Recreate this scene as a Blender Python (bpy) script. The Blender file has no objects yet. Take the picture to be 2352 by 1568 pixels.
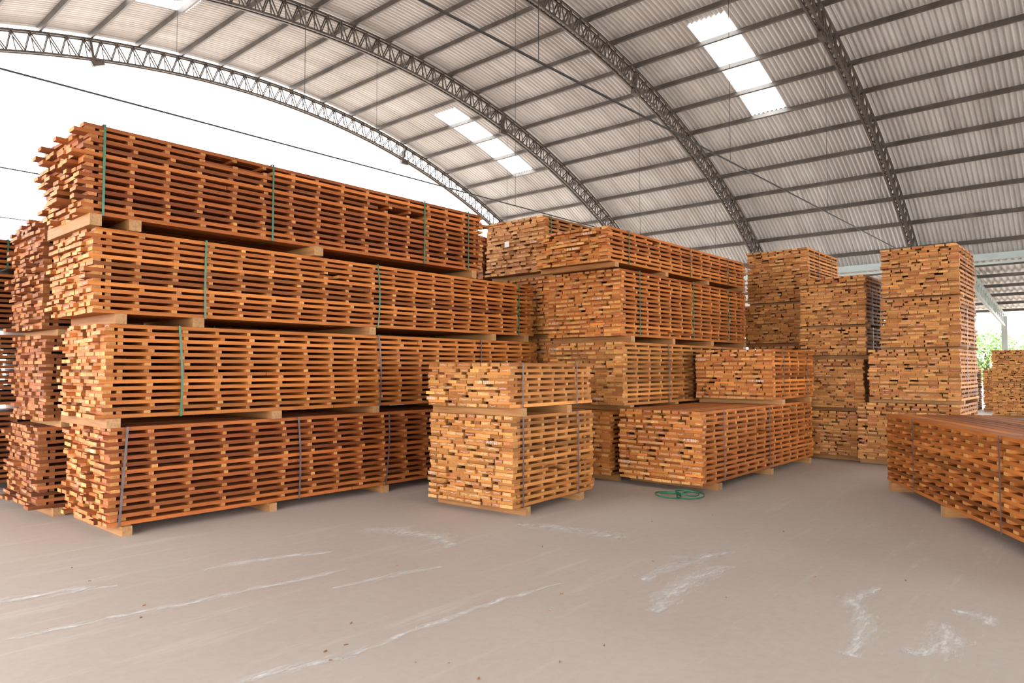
import bpy, math, random
import numpy as np
from mathutils import Vector, Matrix

scene = bpy.context.scene
try:
    scene.view_settings.view_transform = 'Standard'
    scene.view_settings.look = 'None'
    scene.view_settings.exposure = 0.0
except Exception:
    pass

# ------------------------------------------------------------ materials
def new_mat(name):
    m = bpy.data.materials.new(name); m.use_nodes = True
    nt = m.node_tree
    for n in list(nt.nodes): nt.nodes.remove(n)
    out = nt.nodes.new('ShaderNodeOutputMaterial')
    return m, nt, out

def N(nt, t, **kw):
    n = nt.nodes.new(t)
    for k, v in kw.items():
        if k in n.inputs.keys(): n.inputs[k].default_value = v
        else: setattr(n, k, v)
    return n

def ramp(nt, fac, stops):
    r = nt.nodes.new('ShaderNodeValToRGB')
    els = r.color_ramp.elements
    els[0].position = stops[0][0]; els[0].color = (*stops[0][1], 1)
    els[1].position = stops[-1][0]; els[1].color = (*stops[-1][1], 1)
    for p, c in stops[1:-1]:
        e = els.new(p); e.color = (*c, 1)
    nt.links.new(fac, r.inputs[0])
    return r.outputs[0]

def mul(nt, a, b, mode='MULTIPLY', fac=1.0):
    m = nt.nodes.new('ShaderNodeMix'); m.data_type = 'RGBA'; m.blend_type = mode
    m.inputs[0].default_value = fac
    nt.links.new(a, m.inputs[6]); nt.links.new(b, m.inputs[7])
    return m.outputs[2]

def simple(name, col, rough=0.6, metal=0.0, nscale=6.0, var=0.15):
    m, nt, out = new_mat(name)
    b = N(nt, 'ShaderNodeBsdfPrincipled', Roughness=rough, Metallic=metal)
    tc = N(nt, 'ShaderNodeTexCoord')
    no = N(nt, 'ShaderNodeTexNoise', Scale=nscale, Detail=4.0)
    nt.links.new(tc.outputs['Object'], no.inputs['Vector'])
    c = ramp(nt, no.outputs[0], [(0.3, tuple(x*(1-var) for x in col)), (0.7, tuple(min(1, x*(1+var)) for x in col))])
    nt.links.new(c, b.inputs['Base Color'])
    nt.links.new(b.outputs[0], out.inputs[0])
    return m

def wood(name, end=False):
    m, nt, out = new_mat(name)
    b = N(nt, 'ShaderNodeBsdfPrincipled', Roughness=0.62)
    b.inputs['Specular IOR Level'].default_value = 0.22
    ca = N(nt, 'ShaderNodeAttribute', attribute_name='end_color' if end else 'board_color')
    bc = N(nt, 'ShaderNodeAttribute', attribute_name='bc')
    mp = N(nt, 'ShaderNodeMapping')
    mp.inputs['Scale'].default_value = (9, 45, 45) if end else (1.6, 32, 32)
    nt.links.new(bc.outputs['Vector'], mp.inputs[0])
    n1 = N(nt, 'ShaderNodeTexNoise', Scale=1.0, Detail=5.0, Roughness=0.6)
    nt.links.new(mp.outputs[0], n1.inputs['Vector'])
    g = ramp(nt, n1.outputs[0], [(0.3, (0.70, 0.63, 0.57)), (0.55, (1, 1, 1)), (0.75, (1.0, 1.0, 1.0))])
    mp2 = N(nt, 'ShaderNodeMapping'); mp2.inputs['Scale'].default_value = (1.2, 5, 5)
    nt.links.new(bc.outputs['Vector'], mp2.inputs[0])
    n2 = N(nt, 'ShaderNodeTexNoise', Scale=1.0, Detail=2.0)
    nt.links.new(mp2.outputs[0], n2.inputs['Vector'])
    g2 = ramp(nt, n2.outputs[0], [(0.3, (0.80, 0.74, 0.68)), (0.65, (1, 1, 1))])
    c = mul(nt, ca.outputs['Color'], g)
    c = mul(nt, c, g2)
    nt.links.new(c, b.inputs['Base Color'])
    bp = N(nt, 'ShaderNodeBump', Strength=0.25, Distance=0.003)
    nt.links.new(n1.outputs[0], bp.inputs['Height'])
    nt.links.new(bp.outputs[0], b.inputs['Normal'])
    nt.links.new(b.outputs[0], out.inputs[0])
    return m

M_wood = wood('sawn_timber')
M_end = wood('timber_end_grain', True)
M_chalk = simple('chalk_wax', (0.75, 0.50, 0.50), 0.9, 0, 60, 0.15)
M_white = simple('white_chalk', (0.85, 0.78, 0.72), 0.9, 0, 60, 0.1)
M_green = simple('green_strap_plastic', (0.015, 0.13, 0.065), 0.35, 0, 8, 0.2)
M_grey = simple('grey_strap_plastic', (0.10, 0.075, 0.08), 0.4, 0, 8, 0.2)
M_steel = simple('truss_steel', (0.095, 0.078, 0.066), 0.55, 0.3, 3, 0.25)
M_purlin = simple('purlin_steel', (0.115, 0.10, 0.088), 0.5, 0.4, 2, 0.25)
M_eave = simple('eave_painted_steel', (0.36, 0.42, 0.39), 0.5, 0.0, 2, 0.1)
M_cable = simple('cable_dark', (0.03, 0.03, 0.03), 0.5, 0.3, 2, 0.1)
M_conc = simple('column_concrete', (0.45, 0.42, 0.38), 0.85, 0, 4, 0.2)
M_leaf = simple('leaf_green', (0.14, 0.26, 0.06), 0.6, 0, 1.5, 0.5)
M_bark = simple('bark', (0.12, 0.08, 0.05), 0.9, 0, 8, 0.3)
M_chip = simple('wood_chip', (0.22, 0.10, 0.05), 0.8, 0, 30, 0.5)

def roof_mat(name, base=0.60):
    m, nt, out = new_mat(name)
    b = N(nt, 'ShaderNodeBsdfPrincipled', Roughness=0.5, Metallic=0.2)
    tc = N(nt, 'ShaderNodeTexCoord')
    mp = N(nt, 'ShaderNodeMapping'); mp.inputs['Scale'].default_value = (0.25, 3.0, 0.25)
    nt.links.new(tc.outputs['Object'], mp.inputs[0])
    n1 = N(nt, 'ShaderNodeTexNoise', Scale=1.2, Detail=5.0, Roughness=0.65)
    nt.links.new(mp.outputs[0], n1.inputs['Vector'])
    c1 = ramp(nt, n1.outputs[0], [(0.25, (base*.76, base*.73, base*.70)), (0.55, (base, base*.98, base*.955)), (0.8, (base*1.15, base*1.14, base*1.12))])
    n2 = N(nt, 'ShaderNodeTexNoise', Scale=0.5, Detail=3.0)
    nt.links.new(tc.outputs['Object'], n2.inputs['Vector'])
    c2 = ramp(nt, n2.outputs[0], [(0.3, (0.86, 0.84, 0.82)), (0.6, (1, 1, 1))])
    c = mul(nt, c1, c2)
    nt.links.new(c, b.inputs['Base Color'])
    nt.links.new(b.outputs[0], out.inputs[0])
    return m
M_roof = roof_mat('galvanised_corrugated_sheet')

m, nt, out = new_mat('translucent_skylight_sheet')
tl = N(nt, 'ShaderNodeBsdfTranslucent', Color=(0.9, 0.92, 0.92, 1))
tp = N(nt, 'ShaderNodeBsdfTransparent', Color=(0.95, 0.97, 0.97, 1))
mx = N(nt, 'ShaderNodeMixShader'); mx.inputs[0].default_value = 0.6
nt.links.new(tl.outputs[0], mx.inputs[1]); nt.links.new(tp.outputs[0], mx.inputs[2]); nt.links.new(mx.outputs[0], out.inputs[0])
M_sky = m

# floor
m, nt, out = new_mat('dusty_concrete_floor')
b = N(nt, 'ShaderNodeBsdfPrincipled', Roughness=0.62)
b.inputs['Specular IOR Level'].default_value = 0.4
tc = N(nt, 'ShaderNodeTexCoord')
n1 = N(nt, 'ShaderNodeTexNoise', Scale=0.35, Detail=6.0, Roughness=0.55)
nt.links.new(tc.outputs['Object'], n1.inputs['Vector'])
c1 = ramp(nt, n1.outputs[0], [(0.3, (0.42, 0.350, 0.296)), (0.5, (0.455, 0.390, 0.338)), (0.7, (0.485, 0.425, 0.378))])
n2 = N(nt, 'ShaderNodeTexNoise', Scale=14.0, Detail=6.0, Roughness=0.7)
nt.links.new(tc.outputs['Object'], n2.inputs['Vector'])
c2 = ramp(nt, n2.outputs[0], [(0.3, (0.93, 0.92, 0.91)), (0.6, (1, 1, 1))])
mp = N(nt, 'ShaderNodeMapping'); mp.inputs['Scale'].default_value = (0.5, 4.5, 1); mp.inputs['Rotation'].default_value = (0, 0, 0.12)
nt.links.new(tc.outputs['Object'], mp.inputs[0])
n3 = N(nt, 'ShaderNodeTexNoise', Scale=1.0, Detail=8.0, Roughness=0.7)
nt.links.new(mp.outputs[0], n3.inputs['Vector'])
c3 = ramp(nt, n3.outputs[0], [(0.56, (0, 0, 0)), (0.76, (0.6, 0.6, 0.6))])
c = mul(nt, c1, c2)
mw = nt.nodes.new('ShaderNodeMix'); mw.data_type = 'RGBA'
nt.links.new(c3, mw.inputs[0]); nt.links.new(c, mw.inputs[6]); mw.inputs[7].default_value = (0.60, 0.56, 0.52, 1)
nt.links.new(mw.outputs[2], b.inputs['Base Color'])
bp = N(nt, 'ShaderNodeBump', Strength=0.12, Distance=0.004)
nt.links.new(n2.outputs[0], bp.inputs['Height']); nt.links.new(bp.outputs[0], b.inputs['Normal'])
nt.links.new(b.outputs[0], out.inputs[0])
M_floor = m

# scuffs
m, nt, out = new_mat('white_floor_scuff')
b = N(nt, 'ShaderNodeBsdfPrincipled', Roughness=0.8); b.inputs['Base Color'].default_value = (0.74, 0.72, 0.69, 1)
uv = N(nt, 'ShaderNodeAttribute', attribute_name='ruv')
sep = N(nt, 'ShaderNodeSeparateXYZ'); nt.links.new(uv.outputs['Vector'], sep.inputs[0])
tc = N(nt, 'ShaderNodeTexCoord')
mp = N(nt, 'ShaderNodeMapping'); mp.inputs['Scale'].default_value = (5, 14, 1)
nt.links.new(tc.outputs['Object'], mp.inputs[0])
no = N(nt, 'ShaderNodeTexNoise', Scale=1.3, Detail=9.0, Roughness=0.75)
nt.links.new(mp.outputs[0], no.inputs['Vector'])
ab = N(nt, 'ShaderNodeMath', operation='ABSOLUTE'); nt.links.new(sep.outputs[1], ab.inputs[0])
m1 = N(nt, 'ShaderNodeMath', operation='MULTIPLY'); nt.links.new(ab.outputs[0], m1.inputs[0]); m1.inputs[1].default_value = 0.30
s1 = N(nt, 'ShaderNodeMath', operation='SUBTRACT'); nt.links.new(no.outputs[0], s1.inputs[0]); nt.links.new(m1.outputs[0], s1.inputs[1])
mr = N(nt, 'ShaderNodeMapRange'); nt.links.new(s1.outputs[0], mr.inputs[0])
mr.inputs[1].default_value = 0.34; mr.inputs[2].default_value = 0.60; mr.inputs[3].default_value = 0; mr.inputs[4].default_value = 0.8
tp = N(nt, 'ShaderNodeBsdfTransparent')
mx = N(nt, 'ShaderNodeMixShader'); nt.links.new(mr.outputs[0], mx.inputs[0])
nt.links.new(tp.outputs[0], mx.inputs[1]); nt.links.new(b.outputs[0], mx.inputs[2]); nt.links.new(mx.outputs[0], out.inputs[0])
M_scuff = m

# ------------------------------------------------------------ helpers
def link(o, parent=None):
    scene.collection.objects.link(o)
    if parent is not None: o.parent = parent
    return o

def mesh_obj(name, verts, faces, mats, midx=None, parent=None, smooth=False):
    me = bpy.data.meshes.new(name)
    me.from_pydata(verts, [], faces)
    for mm in (mats if isinstance(mats, (list, tuple)) else [mats]): me.materials.append(mm)
    if midx is not None: me.polygons.foreach_set('material_index', midx)
    if smooth: me.polygons.foreach_set('use_smooth', [True]*len(faces))
    me.update()
    return link(bpy.data.objects.new(name, me), parent)

def empty(name, loc=(0, 0, 0), rz=0.0):
    e = bpy.data.objects.new(name, None); e.location = loc; e.rotation_euler = (0, 0, rz)
    e.empty_display_size = 0.3
    scene.collection.objects.link(e); return e

BF = [(0, 3, 2, 1), (4, 5, 6, 7), (0, 1, 5, 4), (2, 3, 7, 6), (1, 2, 6, 5), (3, 0, 4, 7)]
class Geo:
    def __init__(s): s.v = []; s.f = []; s.m = []
    def box(s, x0, x1, y0, y1, z0, z1, m=0):
        k = len(s.v)
        s.v += [(x0, y0, z0), (x1, y0, z0), (x1, y1, z0), (x0, y1, z0), (x0, y0, z1), (x1, y0, z1), (x1, y1, z1), (x0, y1, z1)]
        s.f += [tuple(k+i for i in q) for q in BF]; s.m += [m]*6
    def bar(s, p, q, w, h, side=(0, 1, 0), m=0):
        p = Vector(p); q = Vector(q); d = (q-p).normalized(); a = Vector(side)
        a = (a - d*a.dot(d)).normalized(); c = d.cross(a)
        k = len(s.v)
        for e in (p, q):
            for sa, sc in ((-1, -1), (1, -1), (1, 1), (-1, 1)):
                s.v.append(tuple(e + a*(sa*w/2) + c*(sc*h/2)))
        s.f += [(k, k+1, k+2, k+3), (k+7, k+6, k+5, k+4)] + [(k+i, k+4+i, k+4+(i+1) % 4, k+(i+1) % 4) for i in range(4)]
        s.m += [m]*6
    def obj(s, name, mats, parent=None): return mesh_obj(name, s.v, s.f, mats, s.m, parent)

# ------------------------------------------------------------ timber bundles
PAL = {
 'red':    [((0.24, 0.058, 0.014), (0.45, 0.140, 0.034)), ((0.50, 0.195, 0.056), (0.72, 0.36, 0.115))],
 'orange': [((0.32, 0.092, 0.019), (0.54, 0.188, 0.042)), ((0.52, 0.210, 0.060), (0.77, 0.41, 0.135))],
 'gold':   [((0.35, 0.130, 0.034), (0.56, 0.245, 0.068)), ((0.42, 0.175, 0.052), (0.73, 0.40, 0.14))],
 'brown':  [((0.20, 0.060, 0.021), (0.37, 0.125, 0.037)), ((0.34, 0.125, 0.046), (0.55, 0.25, 0.088))],
}
def lerp(a, b, t): return tuple(a[i]+(b[i]-a[i])*t for i in range(3))

def bundle(parent, x0, x1, y0, y1, z0, z1, pal='orange', seed=1, stick=0.05, labels=(), sp=0.36, marks=0.35, name='bundle',
           pitch=0.068, miss=0.015, alt=0.012, sw=(0.038, 0.062)):
    rnd = random.Random(seed)
    bt = 0.037
    H = z1-z0
    n = max(2, int(round((H-bt)/pitch))+1)
    p = (H-bt)/(n-1); gap = p-bt
    V = []; F = []; MI = []; C = []; E = []; BC = []
    (c1, c2), (e1, e2) = PAL[pal]
    def add(xa, xb, ya, yb, za, zb, axis, sk=0.0, mulc=1.0):
        k = len(V)
        V.extend([(xa, ya, za), (xb, ya+sk, za), (xb, yb+sk, za), (xa, yb, za), (xa, ya, zb), (xb, ya+sk, zb), (xb, yb+sk, zb), (xa, yb, zb)])
        F.extend([tuple(k+i for i in q) for q in BF])
        MI.extend([0, 0, 0, 0, 1, 1] if axis == 0 else [0, 0, 1, 1, 0, 0])
        t = rnd.random()
        c = lerp(c1, c2, t); e = lerp(e1, e2, rnd.random())
        if rnd.random() < 0.14: e = (e[0]*0.85, e[1]*0.70, e[2]*0.85)
        s = rnd.uniform(0.82, 1.12)
        if rnd.random() < 0.14: s *= 0.65
        elif rnd.random() < 0.10: s *= 1.3
        if mulc != 1.0: s *= 1.25
        c = tuple(x*s for x in c)
        es = rnd.uniform(0.76, 1.06)*mulc; e = tuple(x*es for x in e)
        for i in range(8):
            C.append((*c, 1)); E.append((*e, 1))
        o = (rnd.uniform(0, 50), rnd.uniform(0, 50), rnd.uniform(0, 50))
        for v in V[k:k+8]:
            if axis == 0: BC.append((v[0]+o[0], v[1]+o[1], v[2]+o[2]))
            else: BC.append((v[1]+o[0], v[0]+o[1], v[2]+o[2]))
    W = y1-y0
    nb0 = max(3, int(round(W/0.145)))
    L = x1-x0
    def in_label(ya, yb, za, zb):
        for (ly, lz, lw, lh) in [(l[1], l[2], l[3], l[4]) for l in labels]:
            if ya < ly+0.02 and yb > ly-lw-0.02 and za < lz+lh+0.01 and zb > lz-0.01: return True
        return False
    squig = []
    for i in range(n):
        za = z0+i*p; zb = za+bt
        rowshift = rnd.uniform(-0.012, 0.012)
        rowstick = rnd.uniform(-0.25, 0.25)*stick
        nb = nb0+rnd.choice([-1, 0, 0, 1])
        ws = [rnd.uniform(0.8, 1.2) for _ in range(nb)]; tot = sum(ws); acc = 0
        for j in range(nb):
            g = rnd.uniform(0.001, 0.008) if rnd.random() < 0.82 else rnd.uniform(0.01, 0.035)
            if i >= n-2: g = rnd.uniform(0.012, 0.035)
            ya = y0+acc/tot*W+g*0.5+rowshift; acc += ws[j]; yb = y0+acc/tot*W-g*0.5+rowshift
            if j == 0: ya += rnd.uniform(-0.014, 0.012)
            if j == nb-1: yb += rnd.uniform(-0.012, 0.014)
            sa = (-rnd.uniform(0, 1)**2.0*stick if rnd.random() < 0.8 else rnd.uniform(0, stick*0.3))+rowstick
            sa = max(sa, -stick)
            if in_label(ya, yb, za, zb): sa = -stick
            sb = rnd.uniform(-stick*0.8, stick)
            xa = x0+sa; xb = x1+sb
            edge = (j == 0 or j == nb-1)
            sk = rnd.uniform(-0.008, 0.008)
            inner = 0 < i < n-1
            if rnd.random() < marks: squig.append((xa, 0.5*(ya+yb), 0.5*(za+zb), (yb-ya)*0.8))
            if L > 3 and rnd.random() < 0.35:
                xm = rnd.uniform(x0+L*0.25, x1-L*0.25)
                g2 = 0.01 if not (inner and edge and rnd.random() < miss*8) else rnd.uniform(0.1, 0.6)
                add(xa, xm, ya, yb, za, zb, 0, sk); add(xm+g2, xb, ya+sk, yb+sk, za, zb, 0, -sk)
            elif edge and inner and rnd.random() < miss*1.5:
                xm = rnd.uniform(x0+0.2*L, x1-0.3*L)
                add(xa, xm, ya, yb, za, zb, 0)
                add(xm+rnd.uniform(0.3, 0.9), xb, ya, yb, za, zb, 0)
            else:
                add(xa, xb, ya, yb, za, zb, 0, sk)
        if i < n-1:
            ns = max(2, int(round(L/sp)))
            rj = rnd.uniform(-0.015, 0.015)
            for s in range(ns+1):
                w = rnd.uniform(*sw)
                xc = x0+0.05+(L-0.1)*s/ns
                zl, zh = zb+0.0006, zb+gap-0.0006
                if s in (0, ns):
                    sgn = 1 if s == 0 else -1
                    xc = (x0 if s == 0 else x1)-sgn*0.01
                    pos = y0+rnd.uniform(-0.012, 0.015)
                    while pos < y1-0.05:
                        ln = rnd.uniform(0.14, 0.34)
                        pe_ = min(pos+ln, y1+rnd.uniform(-0.01, 0.012))
                        rec = rnd.uniform(0.0, 0.030)
                        if y1-pe_ < 0.06: pe_ = y1
                        w = rnd.uniform(0.06, 0.09)
                        a0_ = xc+sgn*rec; a1_ = a0_+sgn*w
                        add(min(a0_, a1_), max(a0_, a1_), pos, pe_, zl, zh, 1, 0, 0.9)
                        pos = pe_+rnd.choice([0.003, 0.01, 0.05, 0.09, 0.13])
                    if rnd.random() < 0.8:
                        a0_ = xc+sgn*0.13; a1_ = a0_+sgn*0.05
                        add(min(a0_, a1_), max(a0_, a1_), y0+0.03, y1-0.03, zl, zh, 1, 0, 0.9)
                    continue
                xc += (alt if i % 2 else -alt)+rj+rnd.uniform(-0.02, 0.02)
                mid = y0+W*rnd.uniform(0.35, 0.65)
                add(xc-w/2, xc+w/2, y0+rnd.uniform(-0.010, 0.026), mid-0.01, zl, zh, 1, 0, 0.85)
                add(xc-w/2+0.004, xc+w/2+0.004, mid+0.01, y1+rnd.uniform(-0.026, 0.010), zl, zh, 1, 0, 0.85)
    for (x, yc, zc, w) in squig:
        k = len(V); ns = 6
        ph = rnd.choice([-1, 1]); am = rnd.uniform(0.004, 0.010); th = 0.0020; w *= rnd.uniform(0.6, 1.0)
        for q in range(ns+1):
            u = q/ns-0.5
            zz = zc+ph*am*math.cos(u*math.pi*rnd.uniform(0.9, 1.1))-ph*am*0.5
            V.append((x-0.0015, yc+u*w, zz-th)); V.append((x-0.0015, yc+u*w, zz+th))
        for q in range(ns):
            F.append((k+2*q, k+2*q+1, k+2*q+3, k+2*q+2)); MI.append(2)
        for q in range(2*(ns+1)):
            C.append((1, 1, 1, 1)); E.append((1, 1, 1, 1)); BC.append((0, 0, 0))
    o = mesh_obj(name, V, F, [M_wood, M_end, M_chalk], MI, parent)
    me = o.data
    for nm, dat in (('board_color', C), ('end_color', E)):
        a = me.attributes.new(nm, 'FLOAT_COLOR', 'POINT'); a.data.foreach_set('color', np.array(dat, dtype=np.float32).ravel())
    a = me.attributes.new('bc', 'FLOAT_VECTOR', 'POINT'); a.data.foreach_set('vector', np.array(BC, dtype=np.float32).ravel())
    for (txt, ly, lz, lw, lh) in labels:
        ib = round((lz+lh/2-z0-bt/2)/p); lz = z0+ib*p+bt/2-0.5*0.034; lh = 0.034; lw *= 0.88
        cu = bpy.data.curves.new('txt', 'FONT'); cu.body = txt; cu.size = 1.0; cu.offset = -0.012; cu.space_character = 1.15
        to = bpy.data.objects.new('txt', cu); scene.collection.objects.link(to)
        bpy.context.view_layer.update()
        dg = bpy.context.evaluated_depsgraph_get()
        tm = bpy.data.meshes.new_from_object(to.evaluated_get(dg))
        bpy.data.objects.remove(to, do_unlink=True)
        co = np.zeros(len(tm.vertices)*3); tm.vertices.foreach_get('co', co); co = co.reshape(-1, 3)
        mn = co.min(0); mxx = co.max(0)
        nx = (co[:, 0]-mn[0])/(mxx[0]-mn[0])*lw; nz = (co[:, 1]-mn[1])/(mxx[1]-mn[1])*lh
        new = np.stack([np.full(len(nx), x0-stick-0.002), ly-nx, lz+nz+0.001*np.sin(nx*40)], 1)
        tm.vertices.foreach_set('co', new.ravel()); tm.update()
        tm.materials.clear(); tm.materials.append(M_white)
        link(bpy.data.objects.new('chalk_number', tm), parent)
    return o

def strap(parent, x, y0, y1, z0, z1, mat, bow=0.0, lean=0.0, w=0.022):
    off = 0.022
    pts = []
    ns = 12
    for i in range(ns+1):
        t = i/ns; pts.append((x+lean*(t-0.5)+bow*math.sin(math.pi*t), y0-off-abs(bow)*0.6*math.sin(math.pi*t), z1+0.004-(z1-z0+0.008)*t))
    for t in (0.0, 1.0): pts.append((x+lean*0.5, y0+(y1-y0)*t+off*(1 if t else -1), z0-0.004))
    for i in range(ns+1):
        t = i/ns; pts.append((x+lean*(0.5-t), y1+off, z0-0.004+(z1-z0+0.008)*t))
    V = []; F = []
    n = len(pts)
    for (a, b_, c) in pts: V.append((a-w/2, b_, c)); V.append((a+w/2, b_, c))
    for i in range(n):
        j = (i+1) % n; F.append((2*i, 2*i+1, 2*j+1, 2*j))
    o = mesh_obj('strap', V, F, mat, None, parent)
    md = o.modifiers.new('thickness', 'SOLIDIFY'); md.thickness = 0.0025
    return o

def bearers(parent, xs, y0, y1, z0, z1, seed=0, over=0.04, w=0.10):
    rnd = random.Random(seed)
    V = []; F = []; MI = []; C = []; E = []; BC = []
    for x in xs:
        a = rnd.uniform(-0.02, 0.02); k = len(V); ww = w*rnd.uniform(0.85, 1.25)
        ya = y0-over*rnd.uniform(0.3, 1.6); yb = y1+over*rnd.uniform(0.2, 1)
        V += [(x-ww/2, ya, z0), (x+ww/2, ya, z0), (x+ww/2+a, yb, z0), (x-ww/2+a, yb, z0), (x-ww/2, ya, z1), (x+ww/2, ya, z1), (x+ww/2+a, yb, z1), (x-ww/2+a, yb, z1)]
        F += [tuple(k+i for i in q) for q in BF]; MI += [0, 0, 1, 1, 0, 0]
        c = lerp((0.36, 0.165, 0.06), (0.48, 0.25, 0.095), rnd.random())
        for v in V[k:k+8]:
            C.append((*c, 1)); E.append((0.42, 0.24, 0.11, 1)); BC.append((v[1]+x*7, v[0], v[2]))
    o = mesh_obj('bearers', V, F, [M_wood, M_end], MI, parent)
    for nm, dat in (('board_color', C), ('end_color', E)):
        at = o.data.attributes.new(nm, 'FLOAT_COLOR', 'POINT'); at.data.foreach_set('color', np.array(dat, dtype=np.float32).ravel())
    at = o.data.attributes.new('bc', 'FLOAT_VECTOR', 'POINT'); at.data.foreach_set('vector', np.array(BC, dtype=np.float32).ravel())

def stack(loc, rz, layers, seed):
    e = empty('lumber_stack', (loc[0], loc[1], 0), rz)
    zprev = 0.0
    for i, l in enumerate(layers):
        bundle(e, l['x0'], l['x1'], l['y0'], l['y1'], l['z0'], l['z1'], l.get('pal', 'orange'), seed*31+i,
               l.get('stick', 0.05), l.get('labels', ()), l.get('sp', 0.36), l.get('marks', 0.3), 'bundle_%d' % (i+1), miss=l.get('miss', 0.015),
               alt=l.get('alt', 0.012), sw=l.get('sw', (0.038, 0.062)))
        L = l['x1']-l['x0']
        bx = l.get('bx')
        if bx is None:
            nbx = max(2, int(round(L/1.5))+1)
            bx = [l['x0']+0.2+(L-0.4)*k/(nbx-1) for k in range(nbx)]
        bearers(e, bx, l['y0'], l['y1'], zprev, l['z0'], seed*7+i, l.get('over', 0.04))
        mat = l.get('mat', M_grey)
        for k, sx in enumerate(l.get('straps', [l['x0']+0.3*L, l['x0']+0.75*L])):
            if isinstance(sx, tuple): strap(e, sx[0], l['y0'], l['y1'], l['z0'], l['z1'], sx[3] if len(sx) > 3 else mat, sx[1], sx[2])
            else: strap(e, sx, l['y0'], l['y1'], l['z0'], l['z1'], mat)
        zprev = l['z1']
    return e

D = dict
# left long stack
stack((0, 7.3), 0, [
 D(x0=2.48, x1=8.7, y0=0, y1=1.24, z0=0.09, z1=1.03, pal='red', marks=0.45, stick=0.08, labels=[('P10580', 0.30, 0.80, 0.16, 0.045)],
   bx=[2.62, 4.15, 5.75, 7.3, 8.5], straps=[(2.60, 0.0, -0.06), (4.50, 0.015, 0.02), (5.80, 0.02, -0.05), 7.5], over=0.08),
 D(x0=2.42, x1=8.93, y0=0, y1=1.22, z0=1.12, z1=2.03, pal='orange', marks=0.45, stick=0.10,
   bx=[2.50, 4.2, 5.60, 7.2, 8.7], straps=[(3.12, 0.015, 0.03, M_green), (5.66, 0.02, 0.02), 7.57], over=0.07),
 D(x0=2.30, x1=8.83, y0=0, y1=1.22, z0=2.13, z1=2.95, pal='orange', stick=0.07,
   bx=[2.55, 3.30, 5.52, 7.85, 8.6], straps=[(3.37, -0.01, 0.0), (5.63, 0.02, 0.01), 8.44], mat=M_green, over=0.05),
 D(x0=2.22, x1=7.62, y0=0.0, y1=1.22, z0=3.06, z1=3.93, pal='red', stick=0.14, marks=0.1, miss=0.04,
   bx=[2.30, 2.66, 4.7, 7.4], straps=[(2.37, 0.0, 0.0), (4.13, 0, 0), 6.43, 7.29], mat=M_green, over=0.05),
], 1)
stack((0, 8.78), 0, [
 D(x0=2.28, x1=8.6, y0=0, y1=1.15, z0=0.09, z1=0.96, pal='brown', stick=0.08),
 D(x0=2.32, x1=8.6, y0=0, y1=1.15, z0=1.03, z1=1.96, pal='brown', stick=0.08),
 D(x0=2.28, x1=8.6, y0=0, y1=1.15, z0=2.03, z1=3.25, pal='brown', stick=0.10)], 2)
stack((0, 11.2), 0, [
 D(x0=1.2, x1=7.2, y0=0, y1=1.2, z0=0.09, z1=1.02, pal='brown'),
 D(x0=1.3, x1=7.2, y0=0, y1=1.2, z0=1.12, z1=2.05, pal='brown'),
 D(x0=1.2, x1=7.2, y0=0, y1=1.2, z0=2.15, z1=2.86, pal='brown', mat=M_green, straps=[2.6, 5]),
 D(x0=1.2, x1=7.2, y0=0, y1=1.2, z0=2.94, z1=3.32, pal='red', mat=M_green, straps=[2.5, 5])], 3)
# centre foreground pair
stack((5.66, 4.97), math.radians(3.5), [
 D(x0=0, x1=1.66, y0=0, y1=1.24, z0=0.09, z1=1.08, pal='gold', marks=0.6, bx=[0.22, 1.35], stick=0.045, sp=0.30,
   labels=[('P10562', 0.33, 0.80, 0.17, 0.045), ('P10562', 1.22, 0.33, 0.13, 0.045)], straps=[(0.16, 0, 0), (1.28, 0, 0)]),
 D(x0=-0.02, x1=1.64, y0=0.02, y1=1.24, z0=1.17, z1=1.66, pal='gold', marks=0.6, bx=[0.12, 1.0], over=0.06, stick=0.045, sp=0.30,
   labels=[('P10585', 0.42, 1.41, 0.17, 0.045), ('P10585', 1.22, 1.26, 0.13, 0.045)], straps=[(0.18, 0, 0), (1.28, 0, 0)])], 4)
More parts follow.
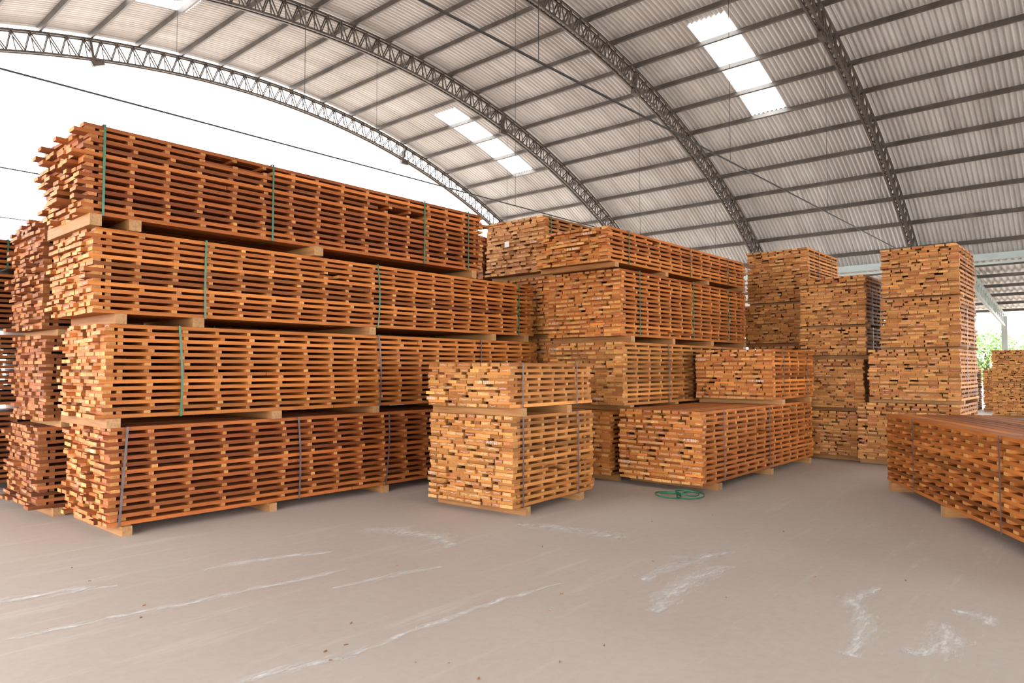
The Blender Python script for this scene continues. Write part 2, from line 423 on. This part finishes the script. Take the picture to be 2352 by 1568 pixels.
# middle short stack
stack((8.36, 4.1), 0, [
 D(x0=0, x1=4.2, y0=0, y1=1.25, z0=0.09, z1=1.04, pal='orange', marks=0.6, bx=[0.4, 2.2, 3.9], stick=0.045,
   labels=[('P103832', 0.24, 0.66, 0.20, 0.045), ('P103832', 1.22, 0.31, 0.18, 0.045)], straps=[0.6, 2.2]),
 D(x0=2.34, x1=4.2, y0=-0.03, y1=1.25, z0=1.12, z1=1.90, pal='orange', marks=0.3, bx=[2.6, 3.9], stick=0.035,
   labels=[('P103828', 0.28, 1.38, 0.2, 0.045), ('P103828', 1.24, 1.74, 0.2, 0.045)], straps=[2.75, 3.8])], 5)
stack((8.7, 5.5), 0, [
 D(x0=-0.35, x1=4.4, y0=0, y1=1.35, z0=0.09, z1=0.98, pal='orange'),
 D(x0=0, x1=4.4, y0=0, y1=1.35, z0=1.06, z1=1.99, pal='gold', marks=0.3, over=0.05,
   labels=[('P103830', 0.50, 1.12, 0.2, 0.05), ('P103830', 1.32, 1.86, 0.2, 0.05)]),
 D(x0=-0.04, x1=4.4, y0=0, y1=1.35, z0=2.08, z1=3.07, pal='orange', marks=0.3, stick=0.04, straps=[0.45, 2.2, 3.6], mat=M_green, over=0.05,
   labels=[('P103831', 0.48, 2.62, 0.2, 0.05), ('P103831', 1.30, 2.30, 0.18, 0.05)]),
 D(x0=-0.38, x1=4.4, y0=0, y1=1.32, z0=3.14, z1=3.64, pal='orange', marks=0.3, stick=0.08, straps=[0.15, 2.1, 3.6], mat=M_green, over=0.05,
   labels=[('P103831', 0.40, 3.54, 0.2, 0.04), ('P103831', 0.66, 3.36, 0.2, 0.04)])], 6)
e = stack((9.05, 7.15), 0, [
 D(x0=0.12, x1=5, y0=0, y1=1.3, z0=0.09, z1=1.05, pal='brown'),
 D(x0=0.12, x1=5, y0=0, y1=1.3, z0=1.14, z1=2.1, pal='orange'),
 D(x0=0.05, x1=5, y0=0, y1=1.3, z0=2.18, z1=3.14, pal='orange', straps=[0.3, 2]),
 D(x0=-0.05, x1=5, y0=0.05, y1=1.38, z0=3.22, z1=4.16, pal='gold', mat=M_green, stick=0.04, straps=[0.1, 2],
   labels=[('P103821', 0.32, 3.70, 0.18, 0.05), ('P103826', 1.36, 3.26, 0.12, 0.05)])], 7)
g = Geo(); g.box(-0.098, -0.094, 0.80, 0.90, 3.70, 3.80); g.obj('paper_tag', [M_white], e)
stack((9.1, 8.72), 0, [
 D(x0=0, x1=4, y0=0, y1=1.2, z0=0.09, z1=1.3, pal='brown'),
 D(x0=0, x1=4, y0=0, y1=1.2, z0=1.38, z1=2.6, pal='brown'),
 D(x0=0, x1=4, y0=0, y1=1.2, z0=2.68, z1=4.0, pal='brown')], 12)
# right side stacks
stack((14.3, 4.7), 0, [
 D(x0=0, x1=1.9, y0=0, y1=1.25, z0=0.09, z1=1.0, pal='gold'),
 D(x0=0, x1=1.9, y0=0, y1=1.25, z0=1.06, z1=2.05, pal='gold'),
 D(x0=-0.1, x1=1.9, y0=0.1, y1=1.35, z0=2.12, z1=2.90, pal='gold'),
 D(x0=0, x1=1.9, y0=0, y1=1.25, z0=2.96, z1=4.02, pal='gold')], 8)
stack((13.2, 3.38), 0, [
 D(x0=-0.25, x1=1.2, y0=0.1, y1=1.2, z0=0.09, z1=0.85, pal='gold'),
 D(x0=-0.2, x1=1.2, y0=0, y1=1.15, z0=0.92, z1=1.76, pal='gold'),
 D(x0=0, x1=1.2, y0=0, y1=1.12, z0=1.84, z1=2.33, pal='gold'),
 D(x0=0, x1=1.2, y0=0, y1=1.12, z0=2.38, z1=3.25, pal='gold', over=0.02)], 9)
stack((12.85, 1.93), 0, [
 D(x0=-0.1, x1=1.6, y0=0, y1=1.5, z0=0.09, z1=1.03, pal='gold', marks=0.5),
 D(x0=-0.05, x1=1.6, y0=0, y1=1.32, z0=1.09, z1=1.91, pal='gold', marks=0.4),
 D(x0=0.02, x1=1.55, y0=0, y1=1.15, z0=1.95, z1=2.74, pal='gold'),
 D(x0=0.02, x1=1.5, y0=0, y1=1.12, z0=2.78, z1=3.59, pal='gold', over=0.02)], 10)
# right foreground bundle, turned toward the camera
a = math.radians(30.4); L4 = 4.7
stack((10.37-L4*math.cos(a), 2.43-L4*math.sin(a)), a, [
 D(x0=0, x1=L4, y0=-1.28, y1=0, z0=0.11, z1=0.99, pal='orange', stick=0.05, sp=0.30, alt=0.05, sw=(0.07, 0.11), bx=[1.12, 2.9, 4.5], straps=[1.6, 3.7], over=0.03)], 11)
# far stacks beyond the open side
for k, (x, y, zt) in enumerate([(31.5, 4.3, 1.65), (31.5, 2.9, 1.55), (27.6, 2.15, 2.2), (34, 5.8, 1.6), (27.5, 0.6, 2.1)]):
    zm = 0.09+(zt-0.09)*0.5
    stack((x, y), 0, [D(x0=0, x1=1.6, y0=0, y1=1.15, z0=0.09, z1=zm-0.04, pal='gold', marks=0),
                      D(x0=0, x1=1.6, y0=0, y1=1.15, z0=zm+0.04, z1=zt, pal='gold', marks=0)], 20+k)

# ------------------------------------------------------------ building
X0, R, ZT = 10.15, 24.0, 10.1
ZC = ZT-R
HALF = 14.8
def arc(X, r=R): return ZC+math.sqrt(r*r-(X-X0)**2)
def pt(phi, r, y): return (X0+r*math.sin(phi), y, ZC+r*math.cos(phi))
PM = math.asin(HALF/R)
TY = [18.9, 14.2, 9.5, 4.8, 0.1, -4.6, -9.3, -14.0, -18.7, -23.4]
YA, YB = -23.8, 19.1  # roof and rear trusses lengthened unseen behind camera to darken the right side

floor = mesh_obj('floor', [(-60, -60, 0), (110, -60, 0), (110, 90, 0), (-60, 90, 0)], [(0, 1, 2, 3)], M_floor)

wl = 0.12; per = 6
ny = int((YB-YA)/wl*per)+1; nph = 74
ys = np.linspace(YA, YB, ny); phis = np.linspace(-PM*1.02, PM*1.02, nph+1)
YY, PP = np.meshgrid(ys, phis, indexing='ij')
RR = R+0.155+0.028*np.cos(2*np.pi*YY/wl)
co = np.stack([X0+RR*np.sin(PP), YY, ZC+RR*np.cos(PP)], -1).reshape(-1, 3)
idx = np.arange(ny*(nph+1)).reshape(ny, nph+1)
q = np.stack([idx[:-1, :-1], idx[:-1, 1:], idx[1:, 1:], idx[1:, :-1]], -1).reshape(-1, 4)
yc = 0.5*(ys[:-1]+ys[1:]); pc = 0.5*(phis[:-1]+phis[1:])
YC, PC = np.meshgrid(yc, pc, indexing='ij'); XC = X0+R*np.sin(PC)
mi = np.zeros(YC.shape, dtype=np.int32)
for (xa, xb) in ((15.0, 18.7), (3.2, 7.0)):
    for (ya, yb) in ((15.6, 16.5), (6.72, 7.62), (-2.2, -1.3), (-11.5, -10.6)):
        mi[(XC > xa) & (XC < xb) & (YC > ya) & (YC < yb)] = 1
me = bpy.data.meshes.new('ceiling')
me.vertices.add(len(co)); me.vertices.foreach_set('co', co.ravel())
me.loops.add(q.size); me.loops.foreach_set('vertex_index', q.ravel().astype(np.int32))
me.polygons.add(len(q)); me.polygons.foreach_set('loop_start', (np.arange(len(q))*4).astype(np.int32))
me.polygons.foreach_set('loop_total', np.full(len(q), 4, dtype=np.int32))
me.materials.append(M_roof); me.materials.append(M_sky)
me.update(calc_edges=True); me.polygons.foreach_set('material_index', mi.ravel()); me.polygons.foreach_set('use_smooth', [True]*len(q)); me.update()
link(bpy.data.objects.new('ceiling', me))

pe = empty('roof_purlins')
dphi = 1.1/R
G = Geo()
i = -int(PM/dphi)
while i*dphi < PM:
    ph = i*dphi
    c, s = math.cos(ph), math.sin(ph)
    for (r0, r1, t0, t1) in [(R+0.0, R+0.125, -0.004, 0.004), (R+0.0, R+0.008, 0, 0.05), (R+0.117, R+0.125, 0, 0.05)]:
        kk = len(G.v)
        for y in (YA+0.1, YB-0.1):
            for (rr, tt) in ((r0, t0), (r0, t1), (r1, t1), (r1, t0)):
                G.v.append((X0+rr*s+tt*c, y, ZC+rr*c-tt*s))
        G.f += [(kk, kk+1, kk+2, kk+3), (kk+7, kk+6, kk+5, kk+4)]+[(kk+a_, kk+4+a_, kk+4+(a_+1) % 4, kk+(a_+1) % 4) for a_ in range(4)]
        G.m += [0]*6
    i += 1
G.obj('purlin_channels', [M_purlin], pe)

DEP = 0.52
for ti, y in enumerate(TY):
    te = empty('arched_roof_truss')
    G = Geo(); n = 84; st = 2*PM/n
    for j in range(n):
        a0 = -PM+j*st; a1 = a0+st; am = a0+st/2
        for dy in (-0.055, 0.055):
            G.bar(pt(a0, R-0.03, y+dy), pt(a1, R-0.03, y+dy), 0.045, 0.05)
            G.bar(pt(a0, R-DEP+0.02, y+dy), pt(a1, R-DEP+0.02, y+dy), 0.045, 0.05)
            G.bar(pt(a0, R-0.05, y+dy), pt(am, R-DEP+0.04, y+dy), 0.024, 0.024)
            G.bar(pt(am, R-DEP+0.04, y+dy), pt(a1, R-0.05, y+dy), 0.024, 0.024)
        G.bar(pt(a0, R-0.05, y-0.05), pt(a0, R-DEP+0.04, y-0.05), 0.02, 0.02)
        G.bar(pt(a0, R-DEP+0.02, y-0.06), pt(am, R-DEP+0.02, y+0.06), 0.02, 0.02, (0, 0, 1))
        G.bar(pt(am, R-DEP+0.02, y+0.06), pt(a1, R-DEP+0.02, y-0.06), 0.02, 0.02, (0, 0, 1))
    for X in (5.9, 15.9):
        ph = math.asin((X-X0)/R)
        G.bar(pt(ph-0.006, R-DEP-0.10, y), pt(ph-0.006, R+0.0, y), 0.14, 0.06)
        G.bar(pt(ph-0.008, R-DEP-0.10, y), pt(ph+0.004, R-DEP-0.03, y), 0.10, 0.12)
    G.obj('lattice_arch', [M_steel], te)
    G = Geo()
    n = 30
    xa, xb = X0-HALF+0.1, X0+HALF-0.1
    zt = 5.0
    for j in range(n):
        u0 = j/n; u1 = (j+1)/n
        G.bar((xa+(xb-xa)*u0, y, zt), (xa+(xb-xa)*u1, y, zt), 0.020, 0.020)
    for X in (0.9, 5.9, 10.9, 15.9, 20.4):
        G.bar((X, y, zt), (X, y, arc(X, R-DEP)), 0.006, 0.006, (1, 0, 0))
    G.obj('tie_cable', [M_cable], te)
    G = Geo()
    for sx in (-1, 1):
        X = X0+sx*(HALF+0.02)
        G.box(X-0.16, X+0.16, y-0.16, y+0.16, 0, 4.80)
    G.obj('columns', [M_conc], te)

G = Geo()
for sx in (-1, 1):
    X = X0+sx*(HALF+0.05)
    G.box(X-0.06, X+0.06, YA, YB, 4.84, 5.04)
    G.box(X-0.12*sx-0.03, X-0.12*sx+0.03, YA, YB, 4.70, 4.76)
G.obj('eave_beam', [M_eave])

we = empty('lean_to_roof')
n = int((YB+14)/0.18*6)
V = []; F = []
for j in range(n+1):
    y = -12+(YB+14)*j/n; w = 0.025*math.cos(2*math.pi*y/0.18)
    V += [(25.25, y, 4.90+w), (34.0, y, 3.95+w)]
for j in range(n): F.append((2*j, 2*j+1, 2*j+3, 2*j+2))
mesh_obj('lean_to_sheet', V, F, M_roof, None, we, True)
G = Geo()
for j in range(6):
    x = 25.5+j*1.6; z = 4.90-(x-25.25)*0.95/8.75-0.1
    G.box(x-0.03, x+0.03, -12, 2+YB, z-0.06, z+0.05)
G.obj('lean_to_purlins', [M_purlin], we)
G = Geo()
zz_ = lambda x_: 4.72-(x_-25.25)*0.95/8.75
for y in TY[:7]:
    y = y-1.2
    G.bar((25.25, y, zz_(25.25)), (34, y, zz_(34)), 0.08, 0.08); G.bar((25.25, y, zz_(25.25)-.47), (34, y, zz_(34)-.47), 0.08, 0.08)
    for j in range(17):
        x = 25.25+j*0.5
        G.bar((x, y, zz_(x)), (x+0.25, y, zz_(x+.25)-0.47), 0.03, 0.03); G.bar((x+0.25, y, zz_(x+.25)-0.47), (x+0.5, y, zz_(x+.5)), 0.03, 0.03)
    G.box(33.9, 34.1, y-0.1, y+0.1, 0, 3.7)
G.obj('lean_to_rafters', [M_eave], we)

rnd = random.Random(5)
for (x, y, h) in [(46, 3.2, 3.6), (47, 5.8, 3.9), (48, 8.5, 3.4), (45, 0.6, 3.8), (49, 12, 4)]:
    te = empty('leafy_tree', (x, y, 0))
    G = Geo(); G.bar((0, 0, 0), (0.1, 0.05, h*0.6), 0.22, 0.22)
    for j in range(6):
        an = j*1.05; G.bar((0.05, 0, h*0.35), (math.cos(an)*1.1, math.sin(an)*1.1, h*0.7), 0.07, 0.07, (0.3, 0.2, 1))
    G.obj('trunk', [M_bark], te)
    V = []; F = []
    for j in range(2600):
        v = Vector((rnd.gauss(0, 1), rnd.gauss(0, 1), rnd.gauss(0, 1))).normalized()*rnd.uniform(0.55, 1.0)
        lump = 1+0.22*math.sin(v.x*7+x)*math.cos(v.y*6+v.z*5)
        c = Vector((v.x*1.7*lump, v.y*1.7*lump, h*0.55+v.z*h*0.45*lump))
        a1 = Vector((rnd.gauss(0, 1), rnd.gauss(0, 1), rnd.gauss(0, 1))).normalized()*0.10
        a2 = a1.orthogonal().normalized()*0.06
        k = len(V); V += [tuple(c-a1), tuple(c+a2), tuple(c+a1), tuple(c-a2)]; F.append((k, k+1, k+2, k+3))
    mesh_obj('foliage', V, F, M_leaf, None, te)

# ------------------------------------------------------------ floor details
V = []; F = []; UV = []
rnd = random.Random(9)
S = [
 ([(1.1, 5.05), (2.14, 4.84), (3.36, 4.72)], 0.07), ([(2.3, 3.31), (3.2, 3.30), (4.2, 3.24)], 0.05),
 ([(4.45, 5.75), (4.5, 5.2), (4.6, 4.6)], 0.24), ([(5.55, 4.75), (5.6, 4.2), (5.8, 3.62)], 0.18),
 ([(4.67, 2.86), (5.35, 2.75), (5.9, 2.69)], 0.12), ([(5.45, 2.95), (5.35, 2.75)], 0.10),
 ([(4.1, 2.46), (4.7, 2.48), (5.43, 2.56)], 0.16),
 ([(5.6, 1.32), (5.23, 1.46), (4.83, 1.26), (4.21, 1.13)], 0.11), ([(5.48, 0.89), (5.35, 0.61)], 0.12),
 ([(5.1, 0.80), (4.8, 0.83), (4.45, 0.82)], 0.16), ([(1.6, 3.5), (2.4, 3.30)], 0.06), ([(1.0, 5.9), (2.0, 5.7)], 0.12),
 ([(3.9, 0.75), (3.6, 0.8)], 0.10), ([(2.6, 5.6), (3.6, 5.3)], 0.10), ([(3.0, 4.4), (3.9, 4.2)], 0.06),
]
for pts, w in S:
    P = []
    for j in range(len(pts)-1):
        for s in range(10):
            t = s/10; P.append(Vector((pts[j][0]+(pts[j+1][0]-pts[j][0])*t, pts[j][1]+(pts[j+1][1]-pts[j][1])*t, 0.003)))
    P.append(Vector((*pts[-1], 0.003)))
    k = len(V); n = len(P)
    for j, p_ in enumerate(P):
        d = (P[min(j+1, n-1)]-P[max(j-1, 0)]).normalized(); s_ = Vector((-d.y, d.x, 0))
        en = min(1, 3*min(j, n-1-j)/(n-1)+0.1)
        wob = rnd.uniform(-0.015, 0.015)
        for v_ in (-1, 0, 1):
            V.append(tuple(p_+s_*(w*1.4*v_+wob))); UV.append((j, v_ if v_ else (1-en)*0.8, 0))
    for j in range(n-1):
        for a_ in (0, 1): F.append((k+3*j+a_, k+3*j+a_+1, k+3*j+a_+4, k+3*j+a_+3))
o = mesh_obj('floor_scuff_marks', V, F, M_scuff)
at = o.data.attributes.new('ruv', 'FLOAT_VECTOR', 'POINT'); at.data.foreach_set('vector', np.array(UV, dtype=np.float32).ravel())

G = Geo()
for j in range(34):
    d = rnd.uniform(3, 9); an = math.radians(41+rnd.uniform(-36, 36))
    x, y = d*math.cos(an), d*math.sin(an)
    if y > 4.7 and x > 2: y = rnd.uniform(1, 4.4)
    if x > 6 and y < 2: continue
    s = rnd.uniform(0.004, 0.009); al = rnd.uniform(0, 3.1)
    G.bar((x, y, s*0.4), (x+math.cos(al)*s*rnd.uniform(1, 5), y+math.sin(al)*s*2, s*0.5), s, s*0.7, (0, 0, 1))
G.obj('wood_debris', [M_chip])

ce = empty('green_strap_coil', (7.85, 4.18, 0))
for kk, (cx, cy, rr) in enumerate([(-0.02, 0.13, 0.15), (0.06, -0.14, 0.16), (-0.02, 0.10, 0.12), (0.05, -0.10, 0.135)]):
    V = []; F = []; n = 48; turns = 2
    for j in range(n*turns+1):
        an = 2*math.pi*j/n+kk; r_ = rr*(1+0.05*math.sin(3*an+kk)+0.0006*j); z = 0.004+0.014*kk+0.006*j/n+0.016*(1+math.sin(an+kk*2))
        for h in (0, 0.014): V.append((cx+r_*math.cos(an), cy+r_*math.sin(an), z+h))
    for j in range(n*turns): F.append((2*j, 2*j+1, 2*j+3, 2*j+2))
    o = mesh_obj('coil_loop', V, F, M_green, None, ce, True)
    md = o.modifiers.new('t', 'SOLIDIFY'); md.thickness = 0.002

# ------------------------------------------------------------ light
w = bpy.data.worlds.new('overcast'); scene.world = w; w.use_nodes = True
bg = w.node_tree.nodes['Background']; bg.inputs[0].default_value = (0.97, 0.985, 1.0, 1); bg.inputs[1].default_value = 9.4

# ------------------------------------------------------------ camera
cd = bpy.data.cameras.new('camera'); cam = bpy.data.objects.new('camera', cd); scene.collection.objects.link(cam)
cam.location = (0, 0, 1.6)
cam.rotation_euler = (math.radians(90+2.22), 0, math.radians(41.35-90))
cd.sensor_width = 36; cd.lens = 24.49; cd.clip_end = 500
scene.camera = cam
